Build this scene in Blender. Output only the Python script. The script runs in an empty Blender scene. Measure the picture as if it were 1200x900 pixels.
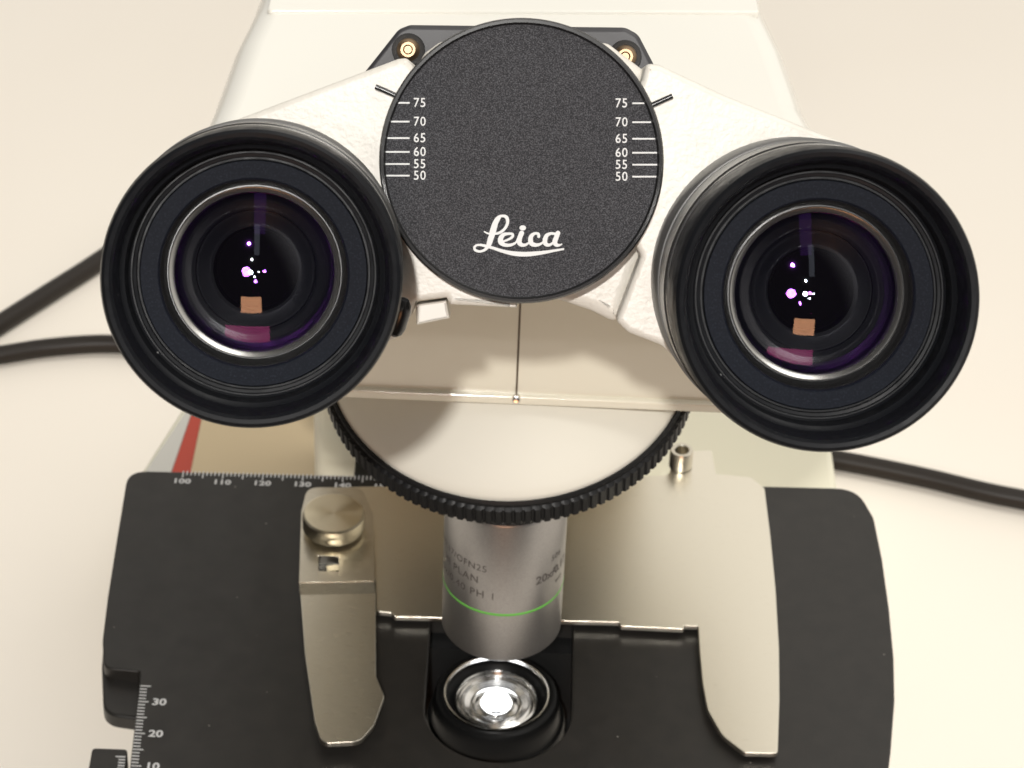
import bpy, bmesh, math, random
from mathutils import Vector, Matrix
# 1 unit = 1 cm.  X right, Y away from the camera, Z up, stage surface at z = 0
scene = bpy.context.scene
COL = scene.collection
R = math.radians
random.seed(4)
# ------------------------------------------------------------------ camera
FPX = 3315.0
PITCH = R(38.0); ROLL = R(2.35)
CAM = Vector((0.0, -46.5, 45.2))
FW = Vector((0, math.cos(PITCH), -math.sin(PITCH)))
UP0 = Vector((0, math.sin(PITCH), math.cos(PITCH)))
RT = Vector((1, 0, 0)) * math.cos(ROLL) + UP0 * math.sin(ROLL)
UP = UP0 * math.cos(ROLL) - Vector((1, 0, 0)) * math.sin(ROLL)
cd = bpy.data.cameras.new("camera")
cam = bpy.data.objects.new("camera", cd); COL.objects.link(cam)
cam.matrix_world = Matrix(((RT.x, UP.x, -FW.x, CAM.x), (RT.y, UP.y, -FW.y, CAM.y), (RT.z, UP.z, -FW.z, CAM.z), (0, 0, 0, 1)))
cd.sensor_width = 36.0; cd.lens = 36.0 * FPX / 1200.0
cd.clip_start = 1.0; cd.clip_end = 3000.0
cd.dof.use_dof = True; cd.dof.focus_distance = 45.0
cd.dof.aperture_fstop = 1.0
APERTURE = 0.118                      # lens opening in cm
cd.dof.aperture_fstop = cd.lens * 1e-3 / APERTURE
scene.camera = cam
# ------------------------------------------------------------------ light
scene.view_settings.view_transform = 'Standard'
scene.view_settings.look = 'None'
scene.view_settings.exposure = 0.0
scene.view_settings.gamma = 1.0
w = bpy.data.worlds.new("World"); scene.world = w; w.use_nodes = True
# a bright room behind and above the instrument, dark on the photographer's side
_n = w.node_tree; _bg = _n.nodes["Background"]
_tc = _n.nodes.new("ShaderNodeTexCoord"); _sp = _n.nodes.new("ShaderNodeVectorMath"); _sp.operation = "DOT_PRODUCT"; _sp.inputs[1].default_value = (0.66, 0.75, 0.0); _mr = _n.nodes.new("ShaderNodeMapRange")
_mr.interpolation_type = 'SMOOTHSTEP'
_mr.inputs[1].default_value = -0.3; _mr.inputs[2].default_value = 0.6; _mr.inputs[3].default_value = 0.02; _mr.inputs[4].default_value = 1.02
_n.links.new(_tc.outputs["Generated"], _sp.inputs[0]); _n.links.new(_sp.outputs["Value"], _mr.inputs[0]); _n.links.new(_mr.outputs[0], _bg.inputs[1])
_bg.inputs[0].default_value = (1.0, 0.95, 0.87, 1)

def area(name, loc, target, sx, sy, radiance, color):
    l = bpy.data.lights.new(name, 'AREA'); l.shape = 'RECTANGLE'; l.size = sx; l.size_y = sy
    l.energy = radiance * math.pi * sx * sy; l.color = color
    o = bpy.data.objects.new(name, l); COL.objects.link(o)
    o.location = loc
    o.rotation_euler = (Vector(target) - Vector(loc)).to_track_quat('-Z', 'Y').to_euler()
    return o
def disc_light(name, loc, target, size, radiance, color):
    o = area(name, loc, target, size, size, radiance, color); o.data.shape = 'DISK'; return o
area("ceiling_panel_light", (60, 10, 190), (0, 0, 5), 110, 90, 4.6, (1.0, 0.97, 0.92))
area("window_light", (-5, -215, 17), (0, -10, 18), 62, 54, 4.4, (1.0, 0.47, 0.22))
area("lens_streak_light", (6, -108, 190), (0, -10, 10), 16, 115, .35, (0.90, 0.95, 1.0))  # added strip lamp, only there to draw a streak in the eye lenses
disc_light("key_lamp_light", (-5.0, -119, 110.5), (0, -8, 12), 2.8, 7600, (1, 0.97, 0.93))
for i, (lx, ly, lz, s, L) in enumerate([(-7, -160, 102, 11, 90), (15, -165, 106, 4, 90), (4, -165, 92, 4, 90)]):
    disc_light("ceiling_lamp_light", (lx, ly, lz), (0, -15, 20), s, L, (1, 0.98, 0.95))

# ------------------------------------------------------------------ helpers
WM = {}
def link(name, data, parent=None, M=Matrix.Identity(4)):
    o = bpy.data.objects.new(name, data); COL.objects.link(o)
    WM[o] = M.copy()
    if parent is not None:
        o.parent = parent; o.matrix_basis = WM[parent].inverted() @ M
    else:
        o.matrix_basis = M
    return o
def tag(o, label=None, cat=None, group=None, kind=None):
    for k, v in (('label', label), ('category', cat), ('group', group), ('kind', kind)):
        if v: o[k] = v
    return o
def ray(px, py):
    return FW + RT * ((px - 600) / FPX) + UP * (-(py - 450) / FPX)
def at_depth(px, py, d):
    return CAM + ray(px, py) * d
def on_plane(px, py, p0, n):
    d = ray(px, py); t = (p0 - CAM).dot(n) / d.dot(n)
    return CAM + d * t
def on_z(px, py, z):
    return on_plane(px, py, Vector((0, 0, z)), Vector((0, 0, 1)))
def frame(origin, zaxis, xhint=Vector((1, 0, 0))):
    z = zaxis.normalized(); y = z.cross(xhint).normalized(); x = y.cross(z).normalized()
    return Matrix(((x.x, y.x, z.x, origin.x), (x.y, y.y, z.y, origin.y), (x.z, y.z, z.z, origin.z), (0, 0, 0, 1)))
def smooth(me, ang=0.55):
    me.shade_smooth(); me.set_sharp_from_angle(angle=ang)
def finish(name, bm, mat, parent, M=Matrix.Identity(4), ang=0.55):
    me = bpy.data.meshes.new(name); bm.normal_update(); bm.to_mesh(me); bm.free()
    me.materials.append(mat); smooth(me, ang)
    return link(name, me, parent, M)
def lathe_bm(prof, seg=128, bm=None, closed=False, mod=None):
    bm = bm or bmesh.new()
    rings = []
    for j, (r, z) in enumerate(prof):
        if r < 1e-6:
            rings.append([bm.verts.new((0, 0, z))])
        else:
            ring = []
            for i in range(seg):
                a = 2 * math.pi * i / seg
                rr = mod(j, i, r) if mod else r
                ring.append(bm.verts.new((rr * math.cos(a), rr * math.sin(a), z)))
            rings.append(ring)
    n = len(rings)
    for j in range(n if closed else n - 1):
        a, b = rings[j], rings[(j + 1) % n]
        for i in range(seg):
            k = (i + 1) % seg
            if len(a) == 1 and len(b) == 1: continue
            if len(a) == 1: f = (a[0], b[i], b[k])
            elif len(b) == 1: f = (a[i], a[k], b[0])
            else: f = (a[i], a[k], b[k], b[i])
            bm.faces.new(f)
    bmesh.ops.recalc_face_normals(bm, faces=bm.faces)
    return bm
def lathe(name, prof, mat, parent, M=Matrix.Identity(4), seg=128, closed=False, mod=None, ang=0.55):
    return finish(name, lathe_bm(prof, seg, None, closed, mod), mat, parent, M, ang)
def round_poly(pts, rad, n=6):
    out = []; N = len(pts)
    for i in range(N):
        p = Vector(pts[i][:2]); a = Vector(pts[i - 1][:2]); b = Vector(pts[(i + 1) % N][:2])
        r = pts[i][2] if len(pts[i]) > 2 else rad
        va = (a - p); vb = (b - p); la = va.length; lb = vb.length
        va.normalize(); vb.normalize()
        ang = va.angle(vb)
        if r <= 0 or ang > 3.05: out.append(p); continue
        t = min(r / math.tan(ang / 2), la * .48, lb * .48)
        p0 = p + va * t; p1 = p + vb * t
        for k in range(n + 1):
            s = k / n
            out.append(p0 * (1 - s) ** 2 + p * 2 * s * (1 - s) + p1 * s * s)
    return out
def plate(name, outlines, th, bev, mat, parent, M=Matrix.Identity(4), res=3):
    """solid plate: outlines in local xy, top face at local z = 0, thickness down; later outlines are holes"""
    cu = bpy.data.curves.new(name, 'CURVE'); cu.dimensions = '2D'; cu.fill_mode = 'BOTH'
    for pts in outlines:
        sp = cu.splines.new('POLY'); sp.points.add(len(pts) - 1)
        for i, p in enumerate(pts): sp.points[i].co = (p[0], p[1], 0, 1)
        sp.use_cyclic_u = True
    cu.extrude = max(th / 2 - bev, 0.0001); cu.bevel_depth = bev; cu.bevel_resolution = res; cu.offset = -bev
    tmp = bpy.data.objects.new("tmp", cu); COL.objects.link(tmp)
    dg = bpy.context.evaluated_depsgraph_get()
    me = bpy.data.meshes.new_from_object(tmp.evaluated_get(dg))
    bpy.data.objects.remove(tmp)
    bm = bmesh.new(); bm.from_mesh(me)
    bmesh.ops.remove_doubles(bm, verts=bm.verts, dist=0.0005)
    for v in bm.verts: v.co.z -= th / 2
    bmesh.ops.recalc_face_normals(bm, faces=bm.faces)
    bpy.data.meshes.remove(me)
    o = finish(name, bm, mat, parent, M, 0.6)
    wn = o.modifiers.new("weighted_normals", 'WEIGHTED_NORMAL'); wn.keep_sharp = True; wn.weight = 80
    return o
def proj(pts, M, px=True):
    """pixels (x, y[, r]) -> local xy on the plane of M"""
    n = M.to_3x3() @ Vector((0, 0, 1)); p0 = M.translation; Mi = M.inverted()
    out = []
    for q in pts:
        l = Mi @ on_plane(q[0], q[1], p0, n)
        out.append((l.x, l.y) + tuple(q[2:]))
    return out
def text_bm(s, size, align='CENTER', bm=None, T=None, space=1.0, bold=0.0):
    cu = bpy.data.curves.new("t", 'FONT'); cu.body = s; cu.size = size; cu.align_x = align; cu.align_y = 'CENTER'
    cu.space_character = space; cu.resolution_u = 3; cu.offset = bold
    tmp = bpy.data.objects.new("tmp", cu); COL.objects.link(tmp)
    me = bpy.data.meshes.new_from_object(tmp.evaluated_get(bpy.context.evaluated_depsgraph_get()))
    bpy.data.objects.remove(tmp)
    bm = bm or bmesh.new()
    n0 = len(bm.verts); bm.from_mesh(me); bpy.data.meshes.remove(me)
    bm.verts.ensure_lookup_table()
    for v in bm.verts[n0:]: v.co = T(v.co)
    return bm
def box_bm(bm, x0, x1, y0, y1, z0, z1, T=lambda c: c):
    vs = [bm.verts.new(T(Vector((x, y, z)))) for z in (z0, z1) for y in (y0, y1) for x in (x0, x1)]
    for f in ((0, 2, 3, 1), (4, 5, 7, 6), (0, 1, 5, 4), (2, 6, 7, 3), (0, 4, 6, 2), (1, 3, 7, 5)):
        bm.faces.new([vs[i] for i in f])
def tube(name, pts, rad, mat, parent, M=Matrix.Identity(4), smooth_path=True, caps=True):
    P = [Vector(p) for p in pts]
    if smooth_path:
        Q = []
        for i in range(len(P) - 1):
            p0 = P[max(i - 1, 0)]; p1 = P[i]; p2 = P[i + 1]; p3 = P[min(i + 2, len(P) - 1)]
            for k in range(10):
                t = k / 10
                Q.append(.5 * ((2 * p1) + (p2 - p0) * t + (2 * p0 - 5 * p1 + 4 * p2 - p3) * t * t + (3 * p1 - p0 - 3 * p2 + p3) * t ** 3))
        Q.append(P[-1]); P = Q
    bm = bmesh.new(); rings = []; seg = 20
    for i, p in enumerate(P):
        t = (P[min(i + 1, len(P) - 1)] - P[max(i - 1, 0)]).normalized()
        x = t.cross(Vector((0.13, 0.05, 1))).normalized(); y = x.cross(t)
        rings.append([bm.verts.new(p + (x * math.cos(a) + y * math.sin(a)) * rad) for a in [2 * math.pi * k / seg for k in range(seg)]])
    for a, b in zip(rings, rings[1:]):
        for i in range(seg): bm.faces.new((a[i], a[(i + 1) % seg], b[(i + 1) % seg], b[i]))
    bm.faces.new(rings[0]); bm.faces.new(rings[-1])
    bmesh.ops.recalc_face_normals(bm, faces=bm.faces)
    return finish(name, bm, mat, parent, M)

# ------------------------------------------------------------------ materials
def mat(name, col, rough=0.5, metal=0.0, spec=0.5, coat=0.0, coat_r=0.1, noise=None, bump=None, colnoise=None, aniso=None, dust=None):
    m = bpy.data.materials.new(name); m.use_nodes = True
    nt = m.node_tree; b = nt.nodes["Principled BSDF"]
    b.inputs["Base Color"].default_value = (*col, 1); b.inputs["Roughness"].default_value = rough
    b.inputs["Metallic"].default_value = metal; b.inputs["Specular IOR Level"].default_value = spec
    b.inputs["Coat Weight"].default_value = coat; b.inputs["Coat Roughness"].default_value = coat_r
    tc = nt.nodes.new("ShaderNodeTexCoord")
    def tex(scale, detail=4, stretch=(1, 1, 1)):
        mp = nt.nodes.new("ShaderNodeMapping"); mp.inputs["Scale"].default_value = stretch
        nt.links.new(tc.outputs["Object"], mp.inputs[0])
        n = nt.nodes.new("ShaderNodeTexNoise"); n.inputs["Scale"].default_value = scale; n.inputs["Detail"].default_value = detail
        nt.links.new(mp.outputs[0], n.inputs["Vector"]); return n
    if noise:   # roughness variation (scale, lo, hi, stretch)
        n = tex(noise[0], 4, noise[3] if len(noise) > 3 else (1, 1, 1))
        mr = nt.nodes.new("ShaderNodeMapRange"); mr.inputs[1].default_value = .3; mr.inputs[2].default_value = .7
        mr.inputs[3].default_value = noise[1]; mr.inputs[4].default_value = noise[2]
        nt.links.new(n.outputs[0], mr.inputs[0]); nt.links.new(mr.outputs[0], b.inputs["Roughness"])
    if colnoise:  # (scale, col2, lo, hi, stretch, detail)
        n = tex(colnoise[0], colnoise[5] if len(colnoise) > 5 else 3, colnoise[4] if len(colnoise) > 4 else (1, 1, 1))
        mr = nt.nodes.new("ShaderNodeMapRange"); mr.inputs[1].default_value = colnoise[2]; mr.inputs[2].default_value = colnoise[3]
        mx = nt.nodes.new("ShaderNodeMix"); mx.data_type = 'RGBA'
        mx.inputs[6].default_value = (*col, 1); mx.inputs[7].default_value = (*colnoise[1], 1)
        nt.links.new(n.outputs[0], mr.inputs[0]); nt.links.new(mr.outputs[0], mx.inputs[0]); nt.links.new(mx.outputs[2], b.inputs["Base Color"])
    if dust:    # sparse lint specks: (cells per cm, speck size, colour)
        v = nt.nodes.new("ShaderNodeTexVoronoi"); v.inputs["Scale"].default_value = dust[0]
        nt.links.new(tc.outputs["Object"], v.inputs["Vector"])
        mr2 = nt.nodes.new("ShaderNodeMapRange"); mr2.inputs[1].default_value = dust[1]; mr2.inputs[2].default_value = dust[1] * .5
        nt.links.new(v.outputs["Distance"], mr2.inputs[0])
        mx2 = nt.nodes.new("ShaderNodeMix"); mx2.data_type = 'RGBA'; mx2.inputs[7].default_value = (*dust[2], 1)
        src = b.inputs["Base Color"].links[0].from_socket if b.inputs["Base Color"].is_linked else None
        if src: nt.links.new(src, mx2.inputs[6])
        else: mx2.inputs[6].default_value = (*col, 1)
        nt.links.new(mr2.outputs[0], mx2.inputs[0]); nt.links.new(mx2.outputs[2], b.inputs["Base Color"])
    if bump:    # (scale, strength, distance, stretch)
        n = tex(bump[0], 3, bump[3] if len(bump) > 3 else (1, 1, 1))
        bp = nt.nodes.new("ShaderNodeBump"); bp.inputs["Strength"].default_value = bump[1]; bp.inputs["Distance"].default_value = bump[2]
        nt.links.new(n.outputs[0], bp.inputs["Height"]); nt.links.new(bp.outputs[0], b.inputs["Normal"])
    if aniso:
        b.inputs["Anisotropic"].default_value = aniso
        tg = nt.nodes.new("ShaderNodeTangent"); tg.direction_type = 'RADIAL'; tg.axis = 'Z'
        nt.links.new(tg.outputs[0], b.inputs["Tangent"])
    return m
M_table = mat("cream_table_top", (.86, .80, .71), .55, bump=(3, .05, .02), colnoise=(.05, (.88, .825, .74), .35, .65))
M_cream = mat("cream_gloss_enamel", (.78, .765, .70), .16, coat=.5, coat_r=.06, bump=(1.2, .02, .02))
M_front = mat("shaded_cream_gloss_enamel", (.66, .62, .51), .12, coat=.6, coat_r=.04)  # the arm's cream with the shade under the head put into its colour
M_dome = mat("cream_satin_enamel", (.66, .635, .56), .6, spec=.15)
M_foot = mat("pale_yellow_foot_enamel", (.78, .75, .60), .4)
M_tan = mat("tan_eyepiece_shade", (.50, .40, .25), .5)  # foot enamel darkened to tan, as in the eyepiece's shadow
M_grey = mat("light_grey_trim", (.52, .51, .47), .5)
M_red = mat("red_stripe_paint", (.40, .04, .018), .5)
M_white_tex = mat("white_wrinkle_paint", (.66, .63, .57), .42, bump=(12, .45, .025), colnoise=(2.0, (.63, .60, .54), .4, .6))
M_white = mat("white_smooth_plastic", (.58, .55, .49), .4)
M_rubber = mat("black_eyecup_plastic", (.007, .0075, .009), .42, spec=.12, dust=(2.6, .045, (.22, .22, .22)), noise=(5, .30, .48), bump=(60, .1, .003))
M_bluering = mat("blue_black_matte_ring", (.006, .0075, .012), .6, spec=.08, bump=(45, .25, .004), colnoise=(38, (.016, .019, .028), .52, .75))
M_barrel = mat("glossy_black_barrel", (.020, .019, .018), .28, spec=.6, coat=.3, coat_r=.12)
M_barrelgrey = mat("grey_anodised_ring", (.09, .088, .085), .34, spec=.5)
M_chrome = mat("bright_chrome", (.80, .79, .77), .14, metal=1, noise=(9, .1, .24))
M_silver = mat("turned_silver_ring", (.60, .59, .57), .27, metal=1)
M_steel = mat("brushed_steel", (.80, .755, .65), .31, metal=1, noise=(3, .27, .40, (1, 40, 1)), bump=(6, .35, .003, (.5, 14, 1)))
M_steelclip = mat("brushed_clip_steel", (.66, .62, .53), .3, metal=1, noise=(3, .25, .38, (1, 40, 1)), bump=(6, .35, .003, (.5, 14, 1)))
M_screw = mat("turned_screw_metal", (.70, .63, .48), .28, metal=1, aniso=.8)
M_objective = mat("satin_objective_metal", (.39, .378, .372), .36, metal=.95, bump=(60, .12, .003), colnoise=(50, (.33, .32, .315), .45, .6))
M_stage = mat("black_stage_enamel", (.015, .0138, .0122), .42, spec=.38, noise=(1.5, .38, .46), bump=(35, .06, .002), colnoise=(2.2, (.019, .017, .015), .35, .65), dust=(1.6, .035, (.30, .28, .25)))
M_black = mat("matte_black", (.008, .008, .008), .5)
M_black_gloss = mat("satin_black_metal", (.012, .012, .0125), .25, bump=(50, .08, .002))
M_cond = mat("condenser_black_metal", (.006, .006, .006), .36, spec=.14, bump=(40, .3, .004))
M_disc = mat("speckled_anthracite_disc", (.010, .010, .0125), .5, spec=.2, bump=(60, .9, .01), colnoise=(55, (.10, .10, .11), .42, .82, (1, 1, 1), 1.0))
M_knurl = mat("knurled_black_grip", (.009, .009, .0095), .42, spec=.2, bump=(50, .08, .002))
M_bracket = mat("dark_grey_bracket", (.032, .031, .034), .5, bump=(20, .1, .004))
M_brass = mat("warm_steel_screw", (.30, .21, .13), .45, metal=1)
M_print = mat("white_print", (.58, .58, .575), .5)
M_engrave = mat("dark_engraving", (.085, .075, .07), .5)
M_green = mat("green_code_ring", (.12, .45, .06), .4)
M_cable = mat("black_cable_sheath", (.018, .014, .011), .45, spec=.25)

def lens_mat(name, tint, fac, base):
    """coated glass: mostly clear, a weak tinted mirror on top"""
    m = bpy.data.materials.new(name); m.use_nodes = True; nt = m.node_tree; nt.nodes.clear()
    out = nt.nodes.new("ShaderNodeOutputMaterial"); g = nt.nodes.new("ShaderNodeBsdfGlossy")
    g.inputs["Roughness"].default_value = 0.015; g.inputs["Color"].default_value = (*tint, 1)
    if base is None: t = nt.nodes.new("ShaderNodeBsdfTransparent")
    else:
        t = nt.nodes.new("ShaderNodeBsdfDiffuse"); t.inputs["Color"].default_value = (*base, 1)
    mx = nt.nodes.new("ShaderNodeMixShader"); mx.inputs[0].default_value = fac
    nt.links.new(t.outputs[0], mx.inputs[1]); nt.links.new(g.outputs[0], mx.inputs[2]); nt.links.new(mx.outputs[0], out.inputs[0])
    return m
M_coat_purple = lens_mat("purple_coated_glass", (.48, .12, 1.0), .055, None)
M_coat_orange = lens_mat("amber_coated_glass", (.86, .88, 1.0), .11, None)
M_cell = mat("blackened_lens_cell", (.0025, .0032, .005), .34, spec=.25)
M_void = mat("matte_black_field_stop", (.0015, .0015, .002), .9, spec=.02)
M_clear = lens_mat("clear_coated_glass", (1, 1, 1), .10, None)
M_glass = bpy.data.materials.new("clear_condenser_glass"); M_glass.use_nodes = True
_b = M_glass.node_tree.nodes["Principled BSDF"]; _b.inputs["Transmission Weight"].default_value = 1; _b.inputs["Roughness"].default_value = .0; _b.inputs["IOR"].default_value = 1.3
M_seam = mat("brown_joint_gap", (.10, .075, .05), .6)
M_lamp = bpy.data.materials.new("lit_lamp_lens"); M_lamp.use_nodes = True
_b = M_lamp.node_tree.nodes["Principled BSDF"]; _b.inputs["Emission Color"].default_value = (.93, .96, 1, 1); _b.inputs["Emission Strength"].default_value = 4

# ------------------------------------------------------------------ table
bm = bmesh.new()
s = 260
vs = [bm.verts.new(c) for c in ((-s, -30, 0), (s, -30, 0), (s, 220, 0), (-s, 220, 0))]; bm.faces.new(vs)
r_ = bmesh.ops.extrude_face_region(bm, geom=bm.faces[:]); bmesh.ops.translate(bm, vec=(0, 0, -3), verts=[v for v in r_['geom'] if isinstance(v, bmesh.types.BMVert)])
bmesh.ops.recalc_face_normals(bm, faces=bm.faces)
table = finish("table", bm, M_table, None, Matrix.Translation((0, 0, -12)))
tag(table, "cream white table top under the microscope", "table", kind="structure")

# ------------------------------------------------------------------ microscope root, foot, column, arm
scope = link("microscope", None, None, Matrix.Translation((0, 8, -12)))
tag(scope, "cream binocular light microscope with black eyepieces, black disc and black stage", "microscope")
I = Matrix.Identity(4)
def flat(z): return Matrix.Translation((0, 0, z))

FZ = -8.5
foot_px = [(222, 462), (158, 562), (150, 640), (990, 640), (982, 570), (972, 500), (958, 420), (700, 330), (400, 330)]
foot = plate("foot", [round_poly(proj(foot_px, flat(FZ)), .4)], 3.45, .25, M_foot, scope, flat(FZ))
gl = [(221, 464), (160, 561), (158, 640), (196, 640), (201, 552), (238, 464)]
plate("side_trim", [proj([(226, 470), (168, 556), (168, 590), (188, 590), (201, 552), (229, 470)], flat(FZ + .06))], .08, .01, M_grey, foot, flat(FZ + .06))
plate("stripe", [proj([(229.5, 470), (201.5, 552), (199, 600), (220, 600), (224, 548), (240, 470)], flat(FZ + .06))], .08, .01, M_red, foot, flat(FZ + .06))
plate("foot_shade_sheet", [proj([(240.5, 470), (224.5, 548), (220.5, 610), (372, 610), (368, 470)], flat(FZ + .06))], .08, .01, M_tan, foot, flat(FZ + .06))  # thin tan sheet, paints the eyepiece's shadow on the foot
column = plate("column", [round_poly([(-5.0, 9.5), (3.6, 9.5), (3.6, 19), (-5.8, 19)], 1.2)], 20.5, .3, M_foot, scope, flat(11.5))

AZ = 12.6; AB = 8.75
Lp = proj([(256, 112), (280, 45), (302, 0), (328, -70)], flat(AZ)); Rp = proj([(874, -70), (892, 0), (916, 50), (940, 118)], flat(AZ))
arm_out = [(-6.3, .7, .5), (6.5, .7, .5), (6.85, 2.2, 2)] + [(p[0], p[1], 2) for p in Rp[::-1]] + [(p[0], p[1], 2) for p in Lp[::-1]] + [(-6.9, 2.0, 2)]
arm = plate("arm", [round_poly(arm_out, 1.0)], AZ - AB, .6, M_cream, scope, flat(AZ), 8)
for v in arm.data.vertices: v.co.x *= 1 + .13 * min(1.0, -v.co.z / (AZ - AB))
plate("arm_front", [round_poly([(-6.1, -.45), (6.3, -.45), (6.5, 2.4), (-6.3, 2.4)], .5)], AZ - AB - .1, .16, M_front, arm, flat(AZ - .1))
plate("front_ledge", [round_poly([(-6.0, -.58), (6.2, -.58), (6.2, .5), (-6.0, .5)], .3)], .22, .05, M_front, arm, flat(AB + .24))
bm = bmesh.new(); box_bm(bm, -3.0, 3.0, 3.8, 9.45, 5.4, AB - .01)
finish("dark_reflection_block", bm, M_black, scope)  # hidden black block, added to darken what the steel plate reflects
# raised rear cover behind a shallow step
rc = proj([(313, 12), (890, 14), (874, -60), (328, -60)], flat(AZ + .07))
plate("rear_cover", [round_poly(rc, .1)], .2, .05, M_cream, arm, flat(AZ + .07))
# vertical joint in the front of the arm and its little screw
bm = bmesh.new(); box_bm(bm, -.022, .022, -.006, .06, -1.62, 1.6)
finish("front_joint", bm, M_seam, arm, Matrix.Translation((.10, -.45, 10.6)))
lathe("joint_screw", [(0, .06), (.07, .05), (.10, 0), (.10, -.1)], M_chrome, arm, frame(Vector((.10, -.60, 8.95)), Vector((0, -1, .5))), 24)

# ------------------------------------------------------------------ nosepiece
NT = R(17)
nz = Vector((-math.sin(R(2.0)), -math.sin(NT), math.cos(NT))).normalized()
NM = frame(Vector((-.07, 2.2, 7.6)), nz)
def knurl(j, i, r):
    if j in (2, 3, 4): return r - (.045 if (i % 6) in (0, 1) else 0)
    return r
nose = lathe("nosepiece", [(3.2, -.4), (3.4, -.2), (3.92, .66), (3.86, .80), (3.72, .95), (3.4, 1.18), (2.9, 1.44), (2.2, 1.70), (1.4, 1.88), (.7, 1.97), (0, 2.0)], M_dome, scope, NM, 160, ang=1.2)
lathe("knurled_ring", [(3.3, -.02), (3.98, 0), (4.08, .07), (4.08, .3), (4.08, .56), (3.99, .60), (3.99, .70), (3.95, .745), (3.91, .72), (3.90, .60)], M_knurl, nose, NM, 124 * 6, mod=knurl, ang=.5)

# ------------------------------------------------------------------ objective
OM = Matrix.Translation((-.02, 0, 2.12))
OR = 1.33
obj = lathe("objective", [(.5, -.02), (.62, .0), (1.0, .0), (OR - .04, .03), (OR, .09), (OR, 1.0), (OR + .004, 3.9), (OR - .02, 3.96), (OR - .15, 3.97), (OR - .15, 5.6)], M_objective, scope, OM, 160)
lathe("front_lens", [(0, -.1), (.3, -.07), (.5, -.02), (.6, .02)], M_glass, obj, OM, 48)
lathe("front_rim", [(.5, .05), (.52, -.08), (.86, -.08), (.9, .03)], M_chrome, obj, OM, 96)
lathe("colour_band", [(OR + .001, 1.40), (OR + .006, 1.41), (OR + .006, 1.455), (OR + .001, 1.465)], M_green, obj, OM, 160)
def wrap(theta_end, z, right=True):
    def T(c):
        th = math.radians(theta_end) + c.x / OR
        rr = OR + .008 + c.z
        return Vector((rr * math.sin(th), -rr * math.cos(th), z + c.y))
    return T
ENG = [("\u221e/0.17/OFN25", .25, 'RIGHT', -15, 2.68, 1.08, 0), ("HI PLAN", .28, 'RIGHT', -23, 2.32, 1.12, 0), ("20x/0.40 PH 1", .28, 'RIGHT', -6, 1.94, 1.12, 0),
       ("506", .22, 'LEFT', 50, 2.68, 1.1, 0), ("20x/0.17", .31, 'LEFT', 32, 2.26, 1.0, .006), ("WD", .16, 'LEFT', 58, 1.9, 1.1, 0)]
for (tx, sz, al, th, zz, spc, bo) in ENG:
    finish("engraving", text_bm(tx, sz, al, bmesh.new(), wrap(th, zz), spc, bo), M_engrave, obj, OM)

# ------------------------------------------------------------------ stage
ZS = 0.0
cc = on_z(584, 831, 0)                       # centre of the opening
stage_px = [(150, 551, .5), (640, 563, 0), (1004, 572, .9), (1024, 606, 1), (1034, 655, 2), (1042, 712, 2), (1047.5, 770, 2), (1048.5, 820, 2), (1044, 880, 2), (1034, 965, .3), (143, 965, .1),
            (152, 900, 0), (163, 803, 0), (163.5, 787, .08), (121.5, 783, .3), (120, 750, 2), (126, 700, 2), (137, 630, 2)]
hole = []
HR = 1.66
for k in range(33):
    a = math.pi + math.pi * k / 32
    hole.append((cc.x + HR * math.cos(a), cc.y + HR * math.sin(a) * 1.0))
hole += [(cc.x + HR, cc.y + 3.2), (cc.x - HR, cc.y + 3.2)]
stage = plate("stage_plate", [round_poly(proj(stage_px, flat(0)), .2), hole], .75, .05, M_stage, scope, flat(0))
Z2 = -.34
plate("lower_stage_plate", [round_poly(proj([(122, 740), (119, 780), (121, 836, .5), (170, 843, .05), (185, 740)], flat(Z2)), .1)], .42, .07, M_stage, stage, flat(Z2 - .01))
vern = plate("vernier_plate", [round_poly(proj([(108, 876, .1), (149.5, 877.5, .1), (140, 965, 0), (92, 965, 0)], flat(-.12)), .1)], .6, .04, M_stage, scope, flat(-.12))
# rulers printed on the stage
bm = bmesh.new()
pa, pb = on_z(158, 896, 0), on_z(171, 823.5, 0)      # '10' and '30' marks
A = on_z(151.8, 897.3, 0); B = on_z(162.8, 803.8, 0)
# left ruler: value 35 at B, 10 at A
def seg_quad(bm, p, q, hw, z):
    d = (q - p).normalized(); n = Vector((-d.y, d.x, 0)) * hw
    vs = [bm.verts.new(Vector((v.x, v.y, z))) for v in (p - n, q - n, q + n, p + n)]; bm.faces.new(vs)
ZI = .006
stepv = (B - A) / 25.0
for k in range(-12, 26):
    val = 10 + k
    p = A + stepv * k
    L = .23 if val % 5 == 0 else .16
    if val == 35: L = .24
    seg_quad(bm, p + Vector((.03, 0, 0)), p + Vector((.03 + L, -.002, 0)), .017, ZI)
finish("ruler_marks", bm, M_print, stage)
for val in (0, 10, 20, 30):
    c = A + stepv * (val - 10) + Vector((.50, .0, 0)); bm = bmesh.new()
    text_bm(str(val), .29, 'CENTER', bm, lambda v, c=c: Vector((c.x + v.x * 1.12 + v.y * .0, c.y + v.y, ZI)), 1.0, .008)
    finish("ruler_numeral", bm, M_print, stage)
bm = bmesh.new()
A2 = on_z(215, 553.2, 0); B2 = on_z(402, 558.2, 0); st = (B2 - A2) / 40
for k in range(0, 70):
    p = A2 + st * k
    L = .26 if k % 5 == 0 else .16
    seg_quad(bm, p + Vector((0, .04, 0)), p + Vector((0, .04 - L, 0)), .016, ZI)
finish("ruler_marks", bm, M_print, stage)
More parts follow.
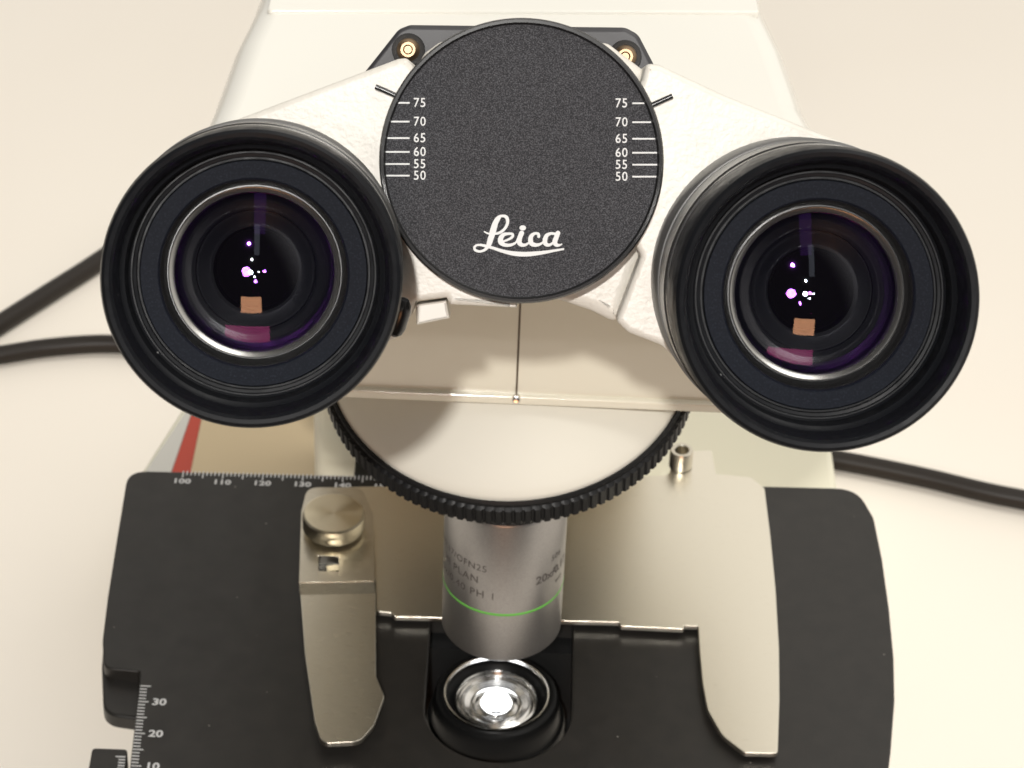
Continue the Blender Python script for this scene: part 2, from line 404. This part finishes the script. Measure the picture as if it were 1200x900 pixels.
for k in range(0, 7):
    c = A2 + st * 10 * k + Vector((0, -.36, 0)); bm = bmesh.new()
    text_bm(str(100 + 10 * k), .24, 'CENTER', bm, lambda v, c=c: Vector((c.x + v.x * 1.2, c.y + v.y, ZI)), 1.05, .009)
    finish("ruler_numeral", bm, M_print, stage)
bm = bmesh.new()
zv = -.12 + ZI
p0 = on_z(147.2, 887, zv)
for k in range(0, 14):
    p = p0 + Vector((stepv.x, stepv.y, 0)) * (-.9 * k)
    seg_quad(bm, p, p + Vector((-.22 if k % 5 == 0 else -.15, .002, 0)), .017, zv)
finish("vernier_marks", bm, M_print, vern)
# carrier under the stage
bm = bmesh.new(); box_bm(bm, -3.9, 3.3, 2.2, 9.4, -3.2, -.85)
finish("stage_carrier", bm, M_black, scope)

# ------------------------------------------------------------------ specimen holder (steel)
ZP = .26
hp = [(362, 580, .3), (372, 571, .3), (640, 566, 0), (784, 556, .2), (790, 530, .2), (834, 527, .08), (839, 555, .05), (880, 559, .15), (896, 572, .15), (903, 628, 2), (909, 690, 2), (913, 760, 2), (913.5, 820, 1),
      (911.5, 883, .12), (872, 882, .2), (846, 862, 1), (829, 832, 1), (823, 800, 1), (819.5, 762, 1), (818, 733.5, .02), (802, 733, .02), (801, 737, .02), (728, 733.5, .02), (725, 729, .02), (463, 722.5, .02),
      (459, 718, .02), (441, 716.5, .1), (440, 679, .05), (435, 679, .05), (433, 718, .05), (366, 716, .1)]
holder = plate("specimen_holder", [round_poly(proj(hp, flat(ZP)), .1)], .13, .022, M_steel, scope, flat(ZP))
# spring clip finger: a bent strip built from a profile (raised block, step, long blade)
ZC = .56
up = [(353, 600, .2), (360, 571, .35), (424, 571, .35), (437, 602, .4), (438.5, 681, .0), (350.5, 683, .0)]
# square hole in the raised part
hl = proj([(373, 651), (397, 652), (397, 670), (373, 669)], flat(ZC))
clip = plate("spring_clip", [round_poly(proj(up, flat(ZC)), .1), hl], .28, .004, M_steelclip, holder, flat(ZC))
ZB = .46
bl = [(352, 697, 0), (440, 695, 0), (440.5, 792, .3), (450.5, 816, .25), (438, 850, .5), (421, 869, .35), (377, 871, .25), (368.5, 845, .6), (357, 765, 2)]
plate("clip_blade", [round_poly(proj(bl, flat(ZB)), .1)], .14, .022, M_steelclip, holder, flat(ZB))
a0 = on_z(350.5, 682.5, ZC - .004); a1 = on_z(438.5, 680.5, ZC - .004); b0 = on_z(352, 697.5, ZB - .004); b1 = on_z(440, 695.5, ZB - .004)
bm = bmesh.new(); dn = Vector((0, 0, -.14)); V = [bm.verts.new(p) for p in (a0, a1, b1, b0, a0 + dn, a1 + dn, b1 + dn, b0 + dn)]
for f in ((0, 1, 2, 3), (7, 6, 5, 4), (0, 4, 5, 1), (1, 5, 6, 2), (2, 6, 7, 3), (3, 7, 4, 0)): bm.faces.new([V[i] for i in f])
bmesh.ops.recalc_face_normals(bm, faces=bm.faces)
finish("clip_bend", bm, M_steelclip, holder)
tc_ = on_z(391, 601, 1.12)
KM = Matrix.Translation(tc_)
lathe("thumb_screw", [(0, 0), (.69, 0), (.735, -.03), (.745, -.07), (.745, -.40), (.70, -.46), (.5, -.5)], M_screw, holder, KM, 96, ang=.4)
bm = bmesh.new(); q = on_z(385, 661, .32)
box_bm(bm, -.36, .36, -.36, .36, -.02, 0); finish("clip_hole_shade", bm, M_black, holder, Matrix.Translation(q))  # black sheet painting the shade inside the square hole
bm = bmesh.new(); q = on_z(389, 665, .47)
box_bm(bm, -.13, .16, -.12, .08, -.12, .0); finish("clip_catch", bm, M_steelclip, holder, Matrix.Translation(q) @ Matrix.Rotation(.25, 4, 'Z'))
sc = on_z(799, 527, .78)
lathe("hex_screw", [(0, -.35), (.16, -.35), (.17, -.02), (.19, 0), (.27, 0), (.29, -.04), (.29, -.5)], M_steelclip, holder, Matrix.Translation(sc), 48)

# ------------------------------------------------------------------ condenser
ccd = on_z(582, 812, -.22)
CM = Matrix.Translation((ccd.x, ccd.y, -.22))
cond = lathe("condenser", [(1.60, -2.2), (1.60, -.78), (1.57, -.72), (1.50, -.70), (1.47, -.62), (1.44, -.16), (1.38, -.06), (1.30, -.03), (1.27, 0), (1.235, 0), (1.22, -.03), (1.21, -.12), (1.12, -.16), (1.02, -.34), (.98, -.37), (.60, -.95), (0, -1.0)], M_cond, scope, CM, 128)
lathe("glass_rim", [(1.205, -.05), (1.20, .012), (1.17, .018), (1.155, -.06)], M_chrome, cond, CM, 128)
CL = CM @ Matrix.Translation((0, .08, 0))
lathe("reflector", [(.985, -.40), (.955, -.27), (.92, -.25), (.89, -.29), (.86, -.36), (.82, -.33), (.78, -.31), (.73, -.38), (.60, -.44), (.57, -.40), (.54, -.40), (.50, -.46), (.42, -.43), (.39, -.39), (.36, -.40), (.33, -.50), (.2, -.55)], M_chrome, cond, CL, 128, ang=.3)
N = 14; Rc = 1.0; aper = .92
dome = [(aper * k / N, -.27 + (math.sqrt(Rc * Rc - (aper * k / N) ** 2) - math.sqrt(Rc * Rc - aper * aper)) * .42) for k in range(N, -1, -1)]
lathe("condenser_lens", dome, M_clear, cond, CL, 96)
lathe("lamp", [(.31, -.50), (.30, -.38), (.22, -.335), (.12, -.31), (0, -.305)], M_lamp, cond, CL @ Matrix.Translation((0, .13, 0)), 64)
bm = bmesh.new(); box_bm(bm, -3.4, 3.4, -3, 4, -3.6, -3.0); finish("condenser_carrier", bm, M_black, scope, Matrix.Translation((ccd.x, ccd.y, 0)))

# ------------------------------------------------------------------ binocular head
U = -ray(611, 178).normalized()
D0 = at_depth(611, 189, 41.0)
DM = frame(D0, U, RT)
def headplane(off): return frame(D0 + U * off, U, RT)
SC = FPX / 41.0
HB = headplane(-1.1)
body_px = [(497, 62, .2), (516, 48, .2), (712, 50, .2), (757, 84, .3), (790, 200, .5), (752, 300, .3), (724, 380, .15), (692, 364, .2), (650, 350, .2), (480, 350, .1), (455, 280, .4), (470, 110, .4)]
head = plate("binocular_head", [round_poly(proj(body_px, HB), .3)], 3.6, .2, M_white_tex, scope, HB)
WPM = headplane(-.42)
def circ(cx, cy, r, a0, a1, n=14):
    return [(cx + r * math.cos(R(a0 + (a1 - a0) * k / n)), cy + r * math.sin(R(a0 + (a1 - a0) * k / n)), 0) for k in range(n + 1)]
lw = [(466, 69, .12), (477, 67.5, .1), (486, 80, .12), (560, 150, .2), (600, 250, .2), (606, 361, .02), (528, 357, .02), (523, 349, .02), (487, 353, .02), (481, 371, .1), (462, 398, .1)] + circ(303, 305, 164, 38, 254)
plate("prism_housing", [round_poly(proj(lw, WPM), .1)], 2.3, .10, M_white_tex, head, WPM)
rw = [(752, 94, .15), (757, 74, .15), (772, 75.5, .2), (850, 112, 1)] + circ(930, 322, 168, -78, 135) + [(776, 405, .2), (737, 390, .15), (722, 376, .1), (751, 300, .1), (700, 200, .2)]
plate("prism_housing", [round_poly(proj(rw, WPM), .1)], 2.3, .10, M_white_tex, head, WPM)
TM = headplane(-.62)
plate("stop_tab", [round_poly(proj([(486.5, 357), (523, 352), (527, 373), (488, 381)], TM), .02)], .9, .04, M_white, head, TM)
# cover disc
cover = lathe("cover_disc", [(2.02, -1.6), (2.08, -1.5), (2.08, -.34), (2.065, -.26), (2.02, -.24), (2.02, -.20), (2.063, -.17), (2.065, -.05), (2.04, -.005), (2.00, .0), (1.985, -.03), (1.97, -.045)], M_black_gloss, head, DM, 192, ang=.5)
lathe("disc_face", [(1.972, -.05), (1.0, -.05), (0, -.05)], M_disc, head, DM, 128)
# scale and numerals
DF = headplane(-.05 + .006); DFi = DF.inverted()
def dpt(px, py, dz=0):
    l = DFi @ on_plane(px, py, DF.translation, U); return Vector((l.x, l.y, dz))
ys = [(75, 120.5, 121, 465, 755), (70, 142.5, 143.2, 457.5, 763), (65, 161.8, 162.6, 453.5, 767.5), (60, 178, 179, 451, 770), (55, 192.2, 193, 450, 771), (50, 205.8, 207, 450, 771)]
for lab, yl, yr, xl, xr in ys:
    for (xa, xb, y) in ((xl, 480, yl), (741, xr, yr)):
        a = dpt(xa, y); b = dpt(xb, y); bm = bmesh.new(); seg_quad(bm, a, b, .0115, 0); finish("scale_mark", bm, M_print, head, DF)
    for (xc, y) in ((491.8, yl + .2), (728.3, yr + .2)):
        c = dpt(xc, y); bm = bmesh.new()
        text_bm(str(lab), .188, 'CENTER', bm, lambda v, c=c: Vector((c.x + v.x * .92, c.y + v.y, 0)), 1.12, .001); finish("scale_numeral", bm, M_print, head, DF)
# script logo as broad pen strokes (crop coordinates, width)
strokes = [
 # L : upper loop and stem
 [(300, 292, 40), (318, 240, 46), (340, 180, 44), (372, 130, 38), (415, 112, 30), (455, 122, 40), (470, 160, 38), (462, 205, 34), (432, 250, 32), (385, 282, 30), (330, 292, 24), (275, 288, 20), (236, 270, 16)],
 [(385, 130, 40), (350, 180, 62), (332, 240, 66), (318, 290, 66), (300, 340, 66), (286, 385, 62), (270, 420, 44), (240, 452, 32), (195, 468, 28), (150, 458, 30), (137, 432, 30), (155, 408, 26), (200, 403, 28), (250, 414, 34), (330, 436, 34), (430, 468, 40), (540, 490, 52), (640, 496, 54), (740, 490, 50), (850, 476, 38), (950, 458, 28), (1030, 445, 22)],
 # e
 [(420, 370, 24), (470, 352, 26), (515, 325, 30), (520, 296, 30), (480, 290, 30), (430, 300, 44), (402, 335, 58), (402, 375, 60), (440, 402, 44), (500, 404, 34), (545, 385, 26)],
 # i
 [(540, 392, 20), (560, 370, 24), (590, 330, 52), (612, 284, 56)],
 [(608, 284, 52), (592, 335, 56), (588, 380, 56), (612, 402, 46), (650, 402, 32), (685, 380, 22)],
 # c
 [(783, 318, 36), (778, 292, 32), (745, 288, 32), (712, 310, 46), (700, 350, 56), (712, 390, 54), (750, 403, 44), (795, 396, 30), (830, 372, 22)],
 # a
 [(950, 292, 30), (905, 288, 32), (862, 310, 46), (845, 355, 54), (852, 392, 50), (885, 404, 36), (920, 385, 26), (940, 350, 24)],
 [(975, 284, 56), (958, 330, 56), (944, 375, 58), (962, 403, 44), (995, 404, 24), (1014, 394, 14)],
]
bm = bmesh.new()
def cr(P, n=7):
    Q = []
    for i in range(len(P) - 1):
        p0 = P[max(i - 1, 0)]; p1 = P[i]; p2 = P[i + 1]; p3 = P[min(i + 2, len(P) - 1)]
        for k in range(n):
            t = k / n
            Q.append(tuple(.5 * ((2 * b) + (c - a) * t + (2 * a - 5 * b + 4 * c - d) * t * t + (3 * b - a - 3 * c + d) * t ** 3) for a, b, c, d in zip(p0, p1, p2, p3)))
    Q.append(P[-1]); return Q
for si, S in enumerate(strokes):
    Q = cr(S); dz = .0012 * si
    L = []; Rr = []
    for i, (x, y, wd) in enumerate(Q):
        a = Q[max(i - 1, 0)]; b = Q[min(i + 1, len(Q) - 1)]
        dx, dy = b[0] - a[0], b[1] - a[1]; l = math.hypot(dx, dy) or 1
        nx, ny = -dy / l, dx / l; h = wd / 2 * .86
        L.append((x + nx * h, y + ny * h)); Rr.append((x - nx * h, y - ny * h))
    cp = lambda q, e=0: dpt(540 + q[0] / 8.571, 240 + q[1] / 8.571, dz + e)
    for i in range(len(Q) - 1):
        # consecutive quads step up a hair so a stroke that folds over itself never lies in its own plane
        e = .00001 * i
        try: bm.faces.new([bm.verts.new(cp(q, e)) for q in (L[i], L[i + 1], Rr[i + 1], Rr[i])])
        except ValueError: pass
    for (x, y, wd) in (Q[0], Q[-1]):
        bm.faces.new([bm.verts.new(cp((x + wd * .43 * math.cos(k * math.pi / 8), y + wd * .43 * math.sin(k * math.pi / 8)), .0004)) for k in range(16)])
bm.faces.new([bm.verts.new(dpt(540 + (622 + 33 * math.cos(k * math.pi / 10)) / 8.571, 240 + (232 + 26 * math.sin(k * math.pi / 10)) / 8.571, .001)) for k in range(20)])
for f in bm.faces:
    if f.calc_center_median() and (f.verts[1].co - f.verts[0].co).cross(f.verts[2].co - f.verts[1].co).z < 0: f.normal_flip()
finish("script_logo", bm, M_print, head, DF)
# index pins
def pin(x0, y0, x1, y1):
    PM = headplane(-.30)
    a = on_plane(x0, y0, PM.translation, U); b = on_plane(x1, y1, PM.translation, U)
    o = tube("index_pin", [a, b], .038, M_black_gloss, head, I, False)
pin(470, 114.5, 440, 101.5); pin(762, 124, 788, 112.5)
# dark bracket behind the head with two screws
BM = headplane(-5.0)
bp_ = [(418, 96, .1), (467, 34, .25), (480, 29, .2), (733, 32, .25), (748, 40, .25), (775, 92, .1), (775, 200, .1), (418, 200, .1)]
bracket = plate("bracket", [round_poly(proj(bp_, BM), .1)], 1.6, .08, M_bracket, scope, BM)
for (x, y) in ((478, 58), (733, 66)):
    p = on_plane(x, y, BM.translation + U * .22, U)
    lathe("bracket_screw", [(0, -.04), (.06, -.04), (.08, .0), (.12, .0), (.17, -.06), (.19, -.14), (.19, -.2)], M_brass, bracket, frame(p, U, RT), 32)
    lathe("screw_recess", [(.19, -.16), (.26, -.14), (.27, -.2)], M_black, bracket, frame(p, U, RT), 32)
# clamp knob behind the left eyepiece
a = at_depth(472, 358, 40.6); b = at_depth(461, 394, 40.8)
kd = (b - a).normalized()
KN = frame(a, kd, RT)
lathe("clamp_knob", [(0, -.12), (.07, -.10), (.12, -.03), (.14, .06), (.14, .34), (.11, .44), (.05, .49), (0, .5)], M_black_gloss, head, KN, 40)
# socket joining head and arm, hidden under the disc
n0 = Vector((0.15, 2.3, AZ - .3)); n1 = D0 - U * 6.2; nl = (n1 - n0).length
lathe("neck", [(1.65, 0), (1.65, .5), (1.5, .7), (1.45, nl), (0, nl)], M_cream, scope, frame(n0, (n1 - n0), Vector((1, 0, 0))), 64)
ctr = D0 - U * 9.0
lathe("head_socket", [(0, 0), (1.5, 0), (1.5, 4.6), (0, 4.6)], M_white, head, frame(ctr, U, RT), 64)

# ------------------------------------------------------------------ eyepieces
N = 24
def cap(Rc, ap, z0):
    s0 = math.sqrt(Rc * Rc - ap * ap)
    return [(ap * k / N, z0 + math.sqrt(Rc * Rc - (ap * k / N) ** 2) - s0) for k in range(N, -1, -1)]
def eyepiece(px, py, d, vpx, vpy, blen):
    c = at_depth(px, py, d); back = ray(vpx, vpy).normalized()
    M = frame(c, -back, RT)
    e = lathe("eyepiece", [(1.90, -2.2), (2.005, -2.0), (2.02, -1.4), (2.02, -.30), (2.012, -.15), (1.985, -.04), (1.94, 0), (1.885, -.015), (1.845, -.07), (1.83, -.16), (1.79, -.60),
               (1.76, -.64), (1.725, -.66), (1.70, -1.02), (1.67, -1.05), (1.65, -1.05), (1.64, -1.10), (1.60, -1.11), (1.59, -1.19), (1.565, -1.19), (1.56, -1.13), (1.545, -1.11)], M_rubber, scope, M, 160, ang=.45)
    lathe("shoulder_ring", [(1.546, -1.112), (1.54, -1.10), (1.31, -1.10), (1.295, -1.112), (1.28, -1.16)], M_bluering, e, M, 128)
    lathe("inner_collar", [(1.281, -1.155), (1.27, -1.3), (1.25, -1.42), (1.20, -1.47), (1.18, -1.47)], M_black_gloss, e, M, 128)
    lathe("lens_ring", [(1.19, -1.50), (1.185, -1.395), (1.172, -1.385), (1.166, -1.387), (1.108, -1.432), (1.102, -1.6)], M_silver, e, M, 128)
    lathe("lens_coating", cap(4.1, 1.105, -1.46), M_coat_purple, e, M, 96)
    lathe("eye_lens", cap(1.8, 1.11, -1.70), M_coat_orange, e, M, 96)
    lathe("lens_cell", [(1.12, -1.70), (1.08, -1.80), (.98, -1.90), (.84, -1.97), (.83, -2.02), (.60, -2.12), (.56, -2.3)], M_cell, e, M, 128, ang=.3)
    lathe("field_stop", [(.56, -2.28), (.3, -2.5), (0, -2.6)], M_void, e, M, 64)
    lathe("barrel", [(2.0, -1.5), (2.03, -1.62), (2.03, -1.66), (1.97, -1.70), (1.97, -1.78), (2.05, -1.82), (2.05, -3.1), (2.03, -3.15), (2.0, -3.17)], M_barrel, e, M, 128)
    lathe("mount_ring", [(1.95, -3.15), (2.06, -3.17), (2.09, -3.22), (2.09, -blen)], M_barrelgrey, e, M, 128)
    lathe("trim_ring", [(2.0, -1.50), (2.025, -1.51), (2.03, -1.53), (2.025, -1.55), (2.0, -1.56)], M_silver, e, M, 128)
    return e
eyepiece(294.5, 327, 37.6, 400, 105, 4.4)
eyepiece(970, 352.5, 37.0, 600, 125, 5.0)

# ------------------------------------------------------------------ cables on the table
ZT = -12 + .36
def cable(pts, rad, label):
    P = [on_z(x, y, ZT) for x, y in pts]
    o = P[0].copy(); M = Matrix.Translation(o)
    c = tube("power_cable", [p - o for p in P], rad, M_cable, None, M)
    tag(c, label, "cable", "black cables on the table behind the microscope")
cable([(-520, 712), (-60, 418), (0, 380), (60, 342), (118, 305), (200, 248), (300, 190), (430, 160), (560, 158)], .34, "straight black cable rising to the left eyepiece, upper of the two on the left")
cable([(-520, 500), (-60, 425), (0, 416), (60, 407), (130, 403), (210, 409), (320, 412)], .31, "black cable bending flat towards the left eyepiece, lower of the two on the left")
cable([(900, 528), (985, 540), (1080, 559), (1160, 578), (1260, 598), (1700, 690)], .32, "black cable running out to the right below the right eyepiece")
